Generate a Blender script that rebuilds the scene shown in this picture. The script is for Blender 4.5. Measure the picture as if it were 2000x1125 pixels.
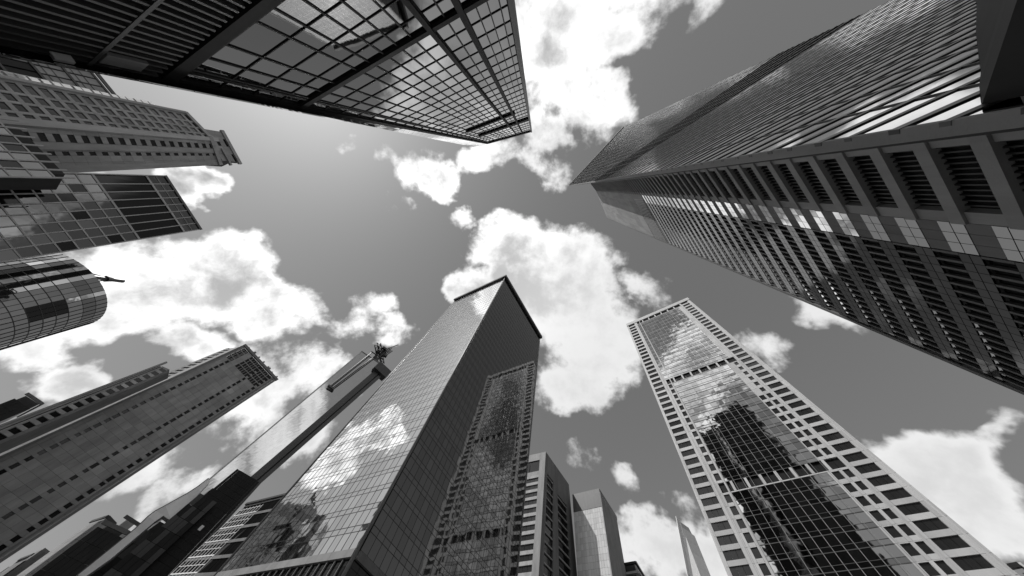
import bpy, math, random
import numpy as np

# ============================================================================================
# CAMERA, SKY, SUN, EXPOSURE
# ============================================================================================
scn = bpy.context.scene
for ob in list(bpy.data.objects):
    bpy.data.objects.remove(ob)
rng = random.Random(11)
# ---- geometry: camera solve, pixel rays, warped wall patches -------------------------------
F_PX = 540.0                      # focal length in pixels of the 2000 x 1125 photograph
ZEN = (1083.0, 366.0)             # where the plumb lines of the towers meet
PC = (1000.0, 562.5)
EYE = 1.6
_z = np.array([ZEN[0]-PC[0], ZEN[1]-PC[1], F_PX]); _z /= np.linalg.norm(_z)
_x = np.array([1.0, 0, 0]); _x -= (_x @ _z)*_z; _x /= np.linalg.norm(_x)
_y = np.cross(_z, _x)
RW = np.array([_x, _y, _z])       # camera (right, down, forward) -> world

def ray(p):
    v = RW @ np.array([p[0]-PC[0], p[1]-PC[1], F_PX]); return v/np.linalg.norm(v)
def at(p, h):                     # point at height h (above the ground) seen at pixel p
    v = ray(p); r = v*((h-EYE)/v[2]); return np.array([r[0], r[1], h])
def pix(w):
    c = RW.T @ (np.asarray(w, float)-np.array([0, 0, EYE])); return PC[0]+F_PX*c[0]/c[2], PC[1]+F_PX*c[1]/c[2]
def edge(top, low, H, zlow=None):  # an upright edge: its top seen at one pixel, a lower point at another
    T = at(top, H); v = ray(low); k = v[:2]/v[2]
    zl = (T[:2] @ k)/(k @ k) if zlow is None else zlow-EYE
    L = np.array([k[0]*zl, k[1]*zl, zl+EYE])
    B = L+(T-L)*((0-L[2])/(T[2]-L[2]))
    return B, T                   # foot on the ground, top
def plumb(top, H):
    T = at(top, H); return np.array([T[0], T[1], 0.0]), T
class Patch:                      # wall between two upright edges (may taper or twist slightly)
    zs = 1.0                      # design heights -> metres
    def __init__(s, ea, eb, out=None):
        s.a0, s.a1 = ea; s.b0, s.b1 = eb
        s.H = s.a1[2]
        d = (s.b1+s.b0-s.a1-s.a0)/2; n = np.array([d[1], -d[0], 0.0]); n /= np.linalg.norm(n)
        m = (s.a0+s.b0)/2
        ref = -m[:2] if out is None else np.array(out, float)[:2]-m[:2]
        s.sg = 1.0 if n[:2] @ ref > 0 else -1.0
        s.W = np.linalg.norm(s.b1-s.a1)
    def P(s, u, z, off=0.0):
        if s.zs != 1.0: z = max(0.0, EYE+(z-EYE)*s.zs)
        t = z/s.H; A = s.a0+(s.a1-s.a0)*t; B = s.b0+(s.b1-s.b0)*t
        A = np.array([A[0], A[1], z]); B = np.array([B[0], B[1], z])
        d = B-A; p = A+d*u
        if off:
            n = np.array([d[1], -d[0], 0.0]); n /= np.linalg.norm(n); p = p+n*(s.sg*off)
        return p
    def inv(s, px):               # pixel -> (u, z)
        v = ray(px); u, z = 0.5, s.H*0.5
        for _ in range(60):
            r = v*((z-EYE)/v[2])
            t = z/s.H; A = (s.a0+(s.a1-s.a0)*t)[:2]; B = (s.b0+(s.b1-s.b0)*t)[:2]
            d = B-A; n = np.array([-d[1], d[0]])
            den = v[:2] @ n
            k = (A @ n)/den; zn = v[2]*k+EYE
            z = 0.5*z+0.5*zn
            u = ((v[:2]*k-A) @ d)/(d @ d)
        return round(float(u), 3), round(float(z), 1)
# ---- end geometry
SKY_R, SKY_G, SKY_B = 0.75, 0.25, 0.0
CLOUD_DARK, CLOUD_A, CLOUD_B, HAZE_GLOW = 0.68, 8.5, 5.5, 0.0
CLOUD_LIST = [  # pixel centre, half axes in pixels, tilt, weight
    (1250, -170, 330, 160, -25, 1.2), (900, -330, 420, 200, 0, 1.2), (1700, -420, 420, 200, -30, 1.1), (300, -420, 480, 220, 20, 1.1),  # unseen clouds above the frame, added to brighten the mirror walls
    (1090, 60, 190, 120, -25, 1.2), (1230, 20, 130, 80, -25, 0.9), (1120, 190, 110, 110, 20, 0.9), (1070, 290, 60, 80, 0, 0.8), (1195, 190, 60, 60, 0, 0.7), (1400, 25, 55, 45, -40, 0.5),
    (790, 300, 75, 45, 10, 0.62), (720, 265, 50, 28, 0, 0.42), (850, 335, 45, 32, 0, 0.6), (765, 375, 26, 18, 0, 0.35), (968, 305, 55, 30, -10, 0.6), (895, 408, 30, 15, 10, 0.3), (925, 420, 14, 10, 0, 0.25),
    (1000, 480, 110, 60, 5, 1.1), (1080, 545, 150, 110, 10, 1.3), (1140, 470, 60, 40, 20, 0.7), (1130, 660, 120, 130, 20, 1.3), (1085, 745, 70, 55, 0, 0.9), (1275, 565, 46, 36, 0, 0.8), (930, 560, 55, 60, 0, 1.0), (985, 430, 40, 20, 0, 0.6),
    (1230, 510, 30, 16, 20, 0.3),
    (380, 395, 66, 56, 0, 1.4), (240, 420, 190, 60, 0, 1.3), (440, 530, 125, 85, 25, 1.4), (560, 595, 105, 75, 25, 1.2), (300, 560, 190, 100, 5, 1.4), (180, 640, 190, 60, 0, 1.0), (600, 700, 75, 90, 20, 1.1), (480, 800, 110, 70, -20, 0.8),  # the wide flat one, hidden by a tower, is added to whiten glass reflections
    (712, 612, 52, 40, 20, 0.6), (780, 655, 30, 20, 0, 0.35), (60, 690, 100, 45, 8, 0.8), (140, 758, 80, 32, 5, 0.7), (430, 690, 170, 60, 20, 1.0), (250, 930, 130, 50, -20, 0.9), (330, 965, 110, 40, -30, 0.8), (520, 740, 110, 90, 0, 1.0), (560, 850, 90, 60, -30, 0.6), (680, 720, 40, 30, 0, 0.4),
    (1830, 960, 190, 80, 18, 1.5), (1960, 1020, 180, 110, 25, 1.6), (1990, 900, 60, 100, 10, 0.9), (1930, 845, 60, 34, 20, 0.4), (1760, 1060, 240, 110, 20, 1.5),
    (1270, 1065, 120, 75, 0, 1.5), (1380, 1085, 80, 65, 0, 1.3), (1335, 1010, 50, 30, 0, 0.5), (1220, 1120, 110, 60, 0, 1.2),
    (1490, 662, 58, 32, -5, 0.6), (1610, 612, 60, 24, 15, 0.45), (1140, 895, 44, 30, 30, 0.42), (1213, 930, 24, 42, -15, 0.42), (1960, 765, 30, 14, 0, 0.3)]
from mathutils import Matrix
cam = bpy.data.cameras.new('camera')
cam.sensor_width = 36.0
cam.lens = 36.0*F_PX/2000.0
cam.clip_start = 0.1
cam.clip_end = 6000.0
cam_ob = bpy.data.objects.new('camera', cam)
scn.collection.objects.link(cam_ob)
_r, _d, _f = RW @ np.array([1, 0, 0]), RW @ np.array([0, 1, 0]), RW @ np.array([0, 0, 1])
cam_ob.matrix_world = Matrix(((_r[0], -_d[0], -_f[0], 0), (_r[1], -_d[1], -_f[1], 0), (_r[2], -_d[2], -_f[2], EYE), (0, 0, 0, 1)))
scn.camera = cam_ob

SUN = ray((600, 100))             # the sun stands behind the dark tower at the top
SUN_EL = math.asin(SUN[2]); SUN_AZ = math.atan2(SUN[0], SUN[1])
sun = bpy.data.lights.new('sun', 'SUN'); sun.energy = 3.2; sun.angle = math.radians(0.5); sun.color = (1.0, 0.99, 0.98)
sun_ob = bpy.data.objects.new('sun', sun); scn.collection.objects.link(sun_ob)
from mathutils import Vector
sun_ob.rotation_euler = Vector((-SUN[0], -SUN[1], -SUN[2])).to_track_quat('-Z', 'Y').to_euler()
sun_ob.location = (0, 0, 400)

scn.view_settings.view_transform = 'Standard'
scn.view_settings.look = 'None'
scn.view_settings.gamma = 1.0
scn.view_settings.use_curve_mapping = False
scn.view_settings.exposure = 0.0
scn.render.engine = 'CYCLES'
scn.cycles.max_bounces = 7
scn.cycles.glossy_bounces = 5
scn.cycles.sample_clamp_indirect = 6.0

class NT:                         # tiny node-tree helper
    def __init__(s, tree): s.t = tree
    def n(s, typ, **kw):
        o = s.t.nodes.new(typ)
        for k, v in kw.items(): setattr(o, k, v)
        return o
    def l(s, a, b): s.t.links.new(a, b)
    def m(s, op, a, b=None, c=None, clamp=False):
        o = s.n('ShaderNodeMath', operation=op); o.use_clamp = clamp
        for i, v in enumerate((a, b, c)):
            if v is None: continue
            if isinstance(v, (int, float)): o.inputs[i].default_value = v
            else: s.l(v, o.inputs[i])
        return o.outputs[0]
    def smooth(s, x, a, b, lo=0.0, hi=1.0):
        o = s.n('ShaderNodeMapRange', interpolation_type='SMOOTHSTEP')
        o.inputs[1].default_value = a; o.inputs[2].default_value = b; o.inputs[3].default_value = lo; o.inputs[4].default_value = hi
        s.l(x, o.inputs[0]); return o.outputs[0]
    def noise(s, vec, scale, detail=6.0, rough=0.55, dist=0.0, lac=2.0):
        o = s.n('ShaderNodeTexNoise'); o.inputs['Scale'].default_value = scale; o.inputs['Detail'].default_value = detail
        o.inputs['Roughness'].default_value = rough; o.inputs['Distortion'].default_value = dist; o.inputs['Lacunarity'].default_value = lac
        s.l(vec, o.inputs['Vector']); return o

world = bpy.data.worlds.new('World'); scn.world = world
world.use_nodes = True
wt = world.node_tree; wt.nodes.clear(); W = NT(wt)
w_out = W.n('ShaderNodeOutputWorld'); w_bg = W.n('ShaderNodeBackground'); w_bg.inputs['Strength'].default_value = 0.10
W.l(w_bg.outputs[0], w_out.inputs[0])
sky = W.n('ShaderNodeTexSky'); sky.sky_type = 'NISHITA'; sky.sun_disc = False
sky.sun_elevation = SUN_EL; sky.sun_rotation = SUN_AZ; sky.altitude = 50; sky.air_density = 1.0; sky.dust_density = 1.2; sky.ozone_density = 1.0
sep = W.n('ShaderNodeSeparateColor'); W.l(sky.outputs[0], sep.inputs[0])
# black-and-white film behind an orange filter
skyg = W.m('ADD', W.m('ADD', W.m('MULTIPLY', sep.outputs[0], SKY_R), W.m('MULTIPLY', sep.outputs[1], SKY_G)), W.m('MULTIPLY', sep.outputs[2], SKY_B))
skyg = W.m('MULTIPLY', W.m('POWER', skyg, 0.52), 1.7)    # the film's soft shoulder
tc = W.n('ShaderNodeTexCoord')
sx = W.n('ShaderNodeSeparateXYZ'); W.l(tc.outputs['Generated'], sx.inputs[0])
zc = W.m('MULTIPLY', W.m('ADD', W.m('MAXIMUM', sx.outputs[2], 0.0), 1.0), 0.5)
cmb = W.n('ShaderNodeCombineXYZ')
W.l(W.m('DIVIDE', sx.outputs[0], zc), cmb.inputs[0]); W.l(W.m('DIVIDE', sx.outputs[1], zc), cmb.inputs[1])
cmb.inputs[2].default_value = 1.0
cp = cmb.outputs[0]               # the sky's dome unrolled (stereographic, zenith in the middle)
CLOUDS = CLOUD_LIST
def deck(p):
    v = ray(p); return 2*v[0]/(1+v[2]), 2*v[1]/(1+v[2])
warp = W.noise(cp, 3.2, 5.0, 0.6)
wv = W.n('ShaderNodeVectorMath', operation='MULTIPLY_ADD')
W.l(warp.outputs['Color'], wv.inputs[0]); wv.inputs[1].default_value = (0.3, 0.3, 0); 
wo = W.n('ShaderNodeVectorMath', operation='ADD'); W.l(cp, wo.inputs[0]); wo.inputs[1].default_value = (-0.15, -0.15, 0)
W.l(wo.outputs[0], wv.inputs[2])
field = None
for (cx, cy, rx, ry, ang, st) in CLOUDS:
    c = deck((cx, cy)); ca, sa = math.cos(math.radians(ang)), math.sin(math.radians(ang))
    q = deck((cx+ca, cy+sa)); q2 = deck((cx-sa, cy+ca))
    sxx = math.hypot(q[0]-c[0], q[1]-c[1])*rx; syy = math.hypot(q2[0]-c[0], q2[1]-c[1])*ry
    a = math.atan2(q[1]-c[1], q[0]-c[0])
    x1 = (math.cos(a)/sxx, math.sin(a)/sxx); y1 = (-math.sin(a)/syy, math.cos(a)/syy)
    d1 = W.n('ShaderNodeVectorMath', operation='DOT_PRODUCT'); d2 = W.n('ShaderNodeVectorMath', operation='DOT_PRODUCT')
    W.l(wv.outputs[0], d1.inputs[0]); W.l(wv.outputs[0], d2.inputs[0])
    d1.inputs[1].default_value = (x1[0], x1[1], -(x1[0]*c[0]+x1[1]*c[1]))
    d2.inputs[1].default_value = (y1[0], y1[1], -(y1[0]*c[0]+y1[1]*c[1]))
    r2 = W.m('MULTIPLY_ADD', d1.outputs['Value'], d1.outputs['Value'], W.m('MULTIPLY', d2.outputs['Value'], d2.outputs['Value']))
    b = W.m('MULTIPLY', W.m('SUBTRACT', 1.0, r2), st)
    field = b if field is None else W.m('SMOOTH_MAX', field, b, 0.12)
# unseen cumulus beyond the frame; the upper part is added to brighten glass reflections
rad = W.n('ShaderNodeVectorMath', operation='LENGTH'); W.l(cp, rad.inputs[0])
far = W.m('SUBTRACT', W.m('MULTIPLY', W.noise(cp, 1.9, 2.0, 0.5).outputs[0], 5.0), 2.2)
sc = W.n('ShaderNodeSeparateXYZ'); W.l(cp, sc.inputs[0])
farm = W.m('MAXIMUM', W.smooth(rad.outputs['Value'], 1.9, 2.0), W.smooth(sc.outputs[1], -0.55, -0.75))
field = W.m('MAXIMUM', field, W.m('SUBTRACT', far, W.m('MULTIPLY', W.m('SUBTRACT', 1.0, farm), 9.0)))
n1 = W.noise(cp, 4.2, 7.0, 0.6, 0.1)
dens = W.m('ADD', field, W.m('MULTIPLY', W.m('SUBTRACT', n1.outputs[0], 0.5), 4.6))
mask = W.smooth(dens, -0.1, 0.75)
n2 = W.noise(wv.outputs[0], 2.4, 7.0, 0.58)
thick = W.smooth(W.m('ADD', dens, W.m('MULTIPLY', W.m('SUBTRACT', n2.outputs[0], 0.52), 5.0)), 0.25, 1.7)
sdv = W.n('ShaderNodeVectorMath', operation='DOT_PRODUCT'); W.l(tc.outputs['Generated'], sdv.inputs[0]); sdv.inputs[1].default_value = tuple(SUN)
sunny = W.smooth(sdv.outputs['Value'], 0.35, 0.97)       # clouds scatter forward: brightest round the sun
cl = W.m('MULTIPLY', W.m('SUBTRACT', 1.0, W.m('MULTIPLY', thick, W.smooth(sdv.outputs['Value'], 0.3, 0.95, 0.18, CLOUD_DARK))), W.m('ADD', CLOUD_A, W.m('MULTIPLY', sunny, CLOUD_B)))
mx = W.n('ShaderNodeMix', data_type='FLOAT'); W.l(mask, mx.inputs[0]); W.l(skyg, mx.inputs[2]); W.l(cl, mx.inputs[3])
cg = W.n('ShaderNodeCombineColor')
for i in range(3): W.l(mx.outputs[0], cg.inputs[i])
W.l(cg.outputs[0], w_bg.inputs['Color'])
world.cycles.sampling_method = 'MANUAL'; world.cycles.sample_map_resolution = 1024
# ============================================================================================
# MATERIALS (all grey: the photograph is black and white)
# ============================================================================================
MAT = {}
def base_mat(name):
    m = bpy.data.materials.new(name); m.use_nodes = True
    N = NT(m.node_tree); b = m.node_tree.nodes['Principled BSDF']
    MAT[name] = m
    return m, N, b
def grey_noise(N, b, lo, hi, scale, detail=5.0, streak=None):
    geo = N.n('ShaderNodeNewGeometry'); v = geo.outputs['Position']
    if streak:                    # run-down stains: stretched along the height
        mp = N.n('ShaderNodeVectorMath', operation='MULTIPLY'); N.l(v, mp.inputs[0]); mp.inputs[1].default_value = (1, 1, streak); v = mp.outputs[0]
    n = N.noise(v, scale, detail, 0.6)
    mr = N.n('ShaderNodeMapRange'); N.l(n.outputs[0], mr.inputs[0]); mr.inputs[1].default_value = 0.3; mr.inputs[2].default_value = 0.7
    mr.inputs[3].default_value = lo; mr.inputs[4].default_value = hi
    oi = N.n('ShaderNodeObjectInfo')
    val = N.m('MULTIPLY', mr.outputs[0], N.m('ADD', 0.88, N.m('MULTIPLY', oi.outputs['Random'], 0.24)))
    c = N.n('ShaderNodeCombineColor')
    for i in range(3): N.l(val, c.inputs[i])
    N.l(c.outputs[0], b.inputs['Base Color'])
    return v
def solid(name, g, rough=0.7, var=0.15, scale=0.6, streak=0.25, bump=0.0, metal=0.0, bscale=6.0):
    m, N, b = base_mat(name)
    v = grey_noise(N, b, g*(1-var), g*(1+var), scale, streak=streak)
    b.inputs['Roughness'].default_value = rough; b.inputs['Metallic'].default_value = metal
    if bump:
        geo = N.n('ShaderNodeNewGeometry')
        n = N.noise(geo.outputs['Position'], bscale, 4.0, 0.6); bp = N.n('ShaderNodeBump'); bp.inputs['Strength'].default_value = bump; bp.inputs['Distance'].default_value = 0.05
        N.l(n.outputs[0], bp.inputs['Height']); N.l(bp.outputs[0], b.inputs['Normal'])
    return m
def glass(name, g, rough=0.03, wave=0.012, wscale=0.22, var=0.12):
    # coated curtain-wall glass: mirror-like, tinted, never quite flat
    m, N, b = base_mat(name)
    geo = N.n('ShaderNodeNewGeometry'); oi = N.n('ShaderNodeObjectInfo')
    val = N.m('MULTIPLY', N.m('ADD', 1-var, N.m('MULTIPLY', oi.outputs['Random'], 2*var)), g)
    c = N.n('ShaderNodeCombineColor')
    for i in range(3): N.l(val, c.inputs[i])
    N.l(c.outputs[0], b.inputs['Base Color'])
    b.inputs['Metallic'].default_value = 1.0; b.inputs['Roughness'].default_value = rough
    n = N.noise(geo.outputs['Position'], wscale, 2.0, 0.45); n.normalize = True
    bp = N.n('ShaderNodeBump'); bp.inputs['Strength'].default_value = 1.0; bp.inputs['Distance'].default_value = wave/wscale
    N.l(n.outputs[0], bp.inputs['Height']); N.l(bp.outputs[0], b.inputs['Normal'])
    return m
solid('core', 0.03, 0.8, 0.2)
_mb = solid('black', 0.012, 0.5, 0.3); _mb.node_tree.nodes['Principled BSDF'].inputs['Specular IOR Level'].default_value = 0.2
_mb = solid('matte_black', 0.012, 1.0, 0.3); _mb.node_tree.nodes['Principled BSDF'].inputs['Specular IOR Level'].default_value = 0.0
_mb = solid('frame_black', 0.018, 0.6, 0.3); _mb.node_tree.nodes['Principled BSDF'].inputs['Specular IOR Level'].default_value = 0.15
solid('black_metal', 0.02, 0.35, 0.2)
solid('dark_metal', 0.06, 0.45, 0.2)
solid('mid_metal', 0.22, 0.4, 0.15)
solid('light_metal', 0.5, 0.4, 0.12)
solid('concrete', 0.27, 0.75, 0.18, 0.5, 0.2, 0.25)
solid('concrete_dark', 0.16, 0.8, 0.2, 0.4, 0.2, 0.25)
solid('stone', 0.36, 0.8, 0.2, 0.35, 0.25, 0.3)
solid('stone_pale', 0.48, 0.75, 0.14, 0.35, 0.25, 0.2)
solid('stone_dark', 0.2, 0.8, 0.2, 0.35, 0.25, 0.3)
solid('white_panel', 0.47, 0.55, 0.09, 0.3, 0.2, 0.1)
solid('white_paint', 0.8, 0.5, 0.05)
solid('asphalt', 0.05, 0.9, 0.25, 1.5, 1.0, 0.5)
solid('paving', 0.3, 0.85, 0.2, 0.9, 1.0, 0.4)
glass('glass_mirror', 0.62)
glass('glass_mid', 0.42)
glass('glass_lit_side', 0.92, 0.03, 0.009)
glass('glass_b1', 0.46, 0.02, 0.006, 0.07)
glass('glass_ribs', 0.95, 0.04, 0.0015, 0.06)
glass('glass_field', 0.14, 0.04, 0.004, 0.1)
solid('pale_glass', 0.6, 0.15, 0.06, 0.1, 0.3)
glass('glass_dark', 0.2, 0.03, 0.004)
glass('glass_clear', 0.85, 0.015, 0.001, 0.04, 0.02)
glass('glass_shade', 0.3, 0.03, 0.004)
solid('glass_black', 0.01, 0.06, 0.2)
solid('window_dark', 0.014, 0.09, 0.3)
fm, fN, fb_ = base_mat('backlit')
tr = fN.n('ShaderNodeBsdfTranslucent'); tr.inputs[0].default_value = (0.9, 0.9, 0.9, 1); fN.l(tr.outputs[0], fm.node_tree.nodes['Material Output'].inputs[0])  # translucent, so the added parapet strip shines with sun from behind

# ============================================================================================
# BUILDING KIT
# ============================================================================================
COL = scn.collection
class Thing:
    def __init__(s, name, label, cat, loc, group=None):
        s.o = bpy.data.objects.new(name, None); COL.objects.link(s.o)
        s.o.location = (float(loc[0]), float(loc[1]), 0.0); s.o.empty_display_size = 2
        s.o['label'] = label; s.o['category'] = cat
        if group: s.o['group'] = group
        s.loc = np.array([float(loc[0]), float(loc[1]), 0.0]); s.parts = []
    def mesh(s, name, V, Fc, mat, parent=None, smooth=False, kind=None):
        me = bpy.data.meshes.new(name)
        me.from_pydata([tuple(float(c) for c in (np.asarray(v)-s.loc)) for v in V], [], Fc)
        me.materials.append(MAT[mat])
        if smooth: me.polygons.foreach_set('use_smooth', [True]*len(me.polygons))
        o = bpy.data.objects.new(name, me); COL.objects.link(o); o.parent = parent or s.o
        if kind: o['kind'] = kind
        return o
    def piece(s, name, V, Fc, mat):     # gathered; the 300 largest in view become parts of their own
        s.parts.append((name, mat, V, Fc))
    def done(s, limit=300, min_area=30.0):
        by = {}
        for p in s.parts: by.setdefault(p[0], []).append(p)
        for name, lst in by.items():
            sc = []
            for k, p in enumerate(lst):
                xy = []; ok = False
                for v in p[2][:4]:
                    if v[2] < EYE+0.5: continue
                    x, y = pix(v); xy.append((x, y))
                    if -5 < x < 2005 and -5 < y < 1130: ok = True
                a = 0.0
                if ok and len(xy) == 4:
                    for i in range(4):
                        j = (i+1) % 4; a += xy[i][0]*xy[j][1]-xy[j][0]*xy[i][1]
                    a = abs(a)/2
                sc.append((a, k))
            sc.sort(reverse=True)
            pick = [k for a, k in sc[:limit] if a > min_area]; ps = set(pick)
            for k in pick:
                s.mesh(name, lst[k][2], lst[k][3], lst[k][1])
            rest = {}
            for k, p in enumerate(lst):
                if k not in ps: rest.setdefault(p[1], []).append(p)
            for mat, ps2 in rest.items():
                V = []; Fc = []
                for p in ps2:
                    o = len(V); V += p[2]; Fc += [tuple(i+o for i in f) for f in p[3]]
                s.mesh(name, V, Fc, mat, kind='stuff')
        s.parts = []
BOXF = [(0, 1, 2, 3), (4, 7, 6, 5), (0, 4, 5, 1), (1, 5, 6, 2), (2, 6, 7, 3), (3, 7, 4, 0)]
def cell(p, u0, u1, z0, z1, off, dep, gap=0.0, jit=0.0):
    gu = gap/max(p.W, 1e-6)
    u0 += gu/2; u1 -= gu/2; z0 += gap/2; z1 -= gap/2
    j = [rng.uniform(-jit, jit) for _ in range(3)] if jit else (0, 0, 0)
    V = [p.P(u0, z0, off+j[0]-j[1]-j[2]), p.P(u1, z0, off+j[0]+j[1]-j[2]), p.P(u1, z1, off+j[0]+j[1]+j[2]), p.P(u0, z1, off+j[0]-j[1]+j[2])]
    V += [p.P(u0, z0, off-dep), p.P(u1, z0, off-dep), p.P(u1, z1, off-dep), p.P(u0, z1, off-dep)]
    if p.sg < 0: return V, [tuple(reversed(f)) for f in BOXF]
    return V, BOXF
def put(T, name, p, u0, u1, z0, z1, off, dep, mat, gap=0.0, jit=0.0):
    V, Fc = cell(p, u0, u1, z0, z1, off, dep, gap, jit); T.piece(name, V, Fc, mat)
def vbar(T, name, p, u, z0, z1, w, proud, mat, back=0.15):
    h = w/2/p.W; put(T, name, p, u-h, u+h, z0, z1, proud, proud+back, mat)
def hbar(T, name, p, z, u0, u1, w, proud, mat, back=0.15):
    put(T, name, p, u0, u1, z-w/2, z+w/2, proud, proud+back, mat)
def body(T, edges, mat='core', inset=0.6, name='wall', z0=0.0, ztop=None):
    inset += 1.3
    n = len(edges); c = sum((e[0]+e[1] for e in edges))/(2*n)
    lo, hi = [], []; sh = c[:2]/np.linalg.norm(c[:2])*1.2
    for B, Tp in edges:
        for (lst, q) in ((lo, B), (hi, Tp)):
            d = q[:2]-c[:2]; L = np.linalg.norm(d); k = max(0.2, (L-inset*1.4)/L)
            lst.append([c[0]+d[0]*k+sh[0], c[1]+d[1]*k+sh[1], q[2]])
    for q in lo: q[2] = z0
    V = [np.array(v) for v in lo+hi]
    Fc = [tuple(range(n))[::-1], tuple(range(n, 2*n))]+[(i, (i+1) % n, n+(i+1) % n, n+i) for i in range(n)]
    return T.mesh(name, V, Fc, mat)
def back_edges(ea, eb, depth, out=(0.0, 0.0), square=False):   # two rear edges of a block behind the wall ea-eb
    if not square:                # flanks run straight away from the street corner
        c = (ea[1]+eb[1])/2
        r = []
        for e in (ea, eb):
            d = e[1][:2]/np.linalg.norm(e[1][:2]); w = (c-e[1])*0.06
            v = np.array([d[0]*depth+w[0], d[1]*depth+w[1], 0.0]); r.append((e[0]+v, e[1]+v))
        return r[0], r[1]
    d = eb[1]-ea[1]; n = np.array([d[1], -d[0], 0.0]); n /= np.linalg.norm(n)
    if n[:2] @ (np.array(out)-(ea[1]+eb[1])[:2]/2) > 0: n = -n
    return (ea[0]+n*depth, ea[1]+n*depth), (eb[0]+n*depth, eb[1]+n*depth)
def lift(e, z):                   # the same upright edge, cut at height z
    B, T = e; t = z/T[2]; q = B+(T-B)*t; return B, np.array([q[0], q[1], z])
def along(ea, eb, u):             # an upright edge inside the wall ea-eb
    return ea[0]+(eb[0]-ea[0])*u, ea[1]+(eb[1]-ea[1])*u
def box(c, ax, ay, hx, hy, z0, z1):
    c = np.array([c[0], c[1], 0.0]); ax = np.array([ax[0], ax[1], 0.0]); ay = np.array([ay[0], ay[1], 0.0])
    V = []
    for z in (z0, z1):
        for sx_, sy_ in ((-1, -1), (1, -1), (1, 1), (-1, 1)):
            q = c+ax*hx*sx_+ay*hy*sy_; V.append(np.array([q[0], q[1], z]))
    return V, [(3, 2, 1, 0), (4, 5, 6, 7), (0, 1, 5, 4), (1, 2, 6, 5), (2, 3, 7, 6), (3, 0, 4, 7)]
def tube(p, q, r, n=6):
    p = np.asarray(p, float); q = np.asarray(q, float); d = q-p; d /= np.linalg.norm(d)
    a = np.cross(d, [0.3, 0.5, 0.81]); a /= np.linalg.norm(a); b = np.cross(d, a)
    V = [c+(a*math.cos(2*math.pi*i/n)+b*math.sin(2*math.pi*i/n))*r for c in (p, q) for i in range(n)]
    return V, [(i, (i+1) % n, n+(i+1) % n, n+i) for i in range(n)]+[tuple(range(n))[::-1], tuple(range(n, 2*n))]
def join(lst):
    V = []; Fc = []
    for v, f in lst:
        o = len(V); V += list(v); Fc += [tuple(i+o for i in t) for t in f]
    return V, Fc
def frange(a, b, step):
    n = int(math.floor((b-a)/step+1e-6)); return [a+i*step for i in range(n+1)]
def mid(*edges): return sum(e[0] for e in edges)/len(edges)
# ============================================================================================
# GROUND
# ============================================================================================
def sheet(name, x0, y0, x1, y1, z, mat, thick=None):
    if thick is None:
        V = [(x0, y0, z), (x1, y0, z), (x1, y1, z), (x0, y1, z)]; Fc = [(0, 1, 2, 3)]
    else:
        V = [(x0, y0, z-thick), (x1, y0, z-thick), (x1, y1, z-thick), (x0, y1, z-thick), (x0, y0, z), (x1, y0, z), (x1, y1, z), (x0, y1, z)]
        Fc = [(3, 2, 1, 0), (4, 5, 6, 7), (0, 1, 5, 4), (1, 2, 6, 5), (2, 3, 7, 6), (3, 0, 4, 7)]
    me = bpy.data.meshes.new(name); me.from_pydata(V, [], Fc); me.materials.append(MAT[mat])
    o = bpy.data.objects.new(name, me); COL.objects.link(o); o['kind'] = 'structure'; return o
sheet('ground', -2500, -2500, 2500, 2500, -0.02, 'asphalt')
pv = sheet('pavement', -20, -9, 11, 40, 0.13, 'paving', 0.14)
pv.rotation_euler = (0, 0, math.radians(-28))

# ============================================================================================
# CENTRE TOWER: mirror glass on two sides, heavy cap
# ============================================================================================
HC = 136.0; QC = (HC-EYE)/(170.0-EYE)
cL = edge((891, 585), (422, 1122), HC); cC = edge((987, 541), (678, 1111), HC); cR = edge((1055, 657), (1016.7, 1050), HC)
T = Thing('glass_tower', 'tall mirror glass tower with a heavy flat roof rim in the centre', 'tower', mid(cL, cC, cR))
cB = (cL[0]+cR[0]-cC[0], cL[1]+cR[1]-cC[1])
body(T, [cL, cC, cR, cB], inset=0.7)
pL = Patch(cL, cC); pR = Patch(cC, cR); pL.zs = pR.zs = QC
FL = 3.57
zs = [25.4+FL*i for i in range(41)]           # spandrel tops
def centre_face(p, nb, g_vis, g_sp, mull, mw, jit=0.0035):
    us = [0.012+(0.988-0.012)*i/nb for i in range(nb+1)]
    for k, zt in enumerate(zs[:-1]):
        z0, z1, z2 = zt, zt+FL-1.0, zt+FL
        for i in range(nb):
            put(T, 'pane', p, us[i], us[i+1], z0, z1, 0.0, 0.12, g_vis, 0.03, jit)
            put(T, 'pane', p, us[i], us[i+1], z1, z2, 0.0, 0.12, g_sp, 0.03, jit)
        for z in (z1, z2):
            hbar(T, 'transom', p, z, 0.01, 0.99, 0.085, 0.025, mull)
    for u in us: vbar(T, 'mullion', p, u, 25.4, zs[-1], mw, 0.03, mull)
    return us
usL = centre_face(pL, 21, 'glass_lit_side', 'glass_lit_side', 'black_metal', 0.05)  # glass made brighter here: the lit side's brightness is in its tint
usR = centre_face(pR, 28, 'glass_dark', 'glass_dark', 'black_metal', 0.05, 0.0012)  # glass made darker here: this side's shade is put into its tint
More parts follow.
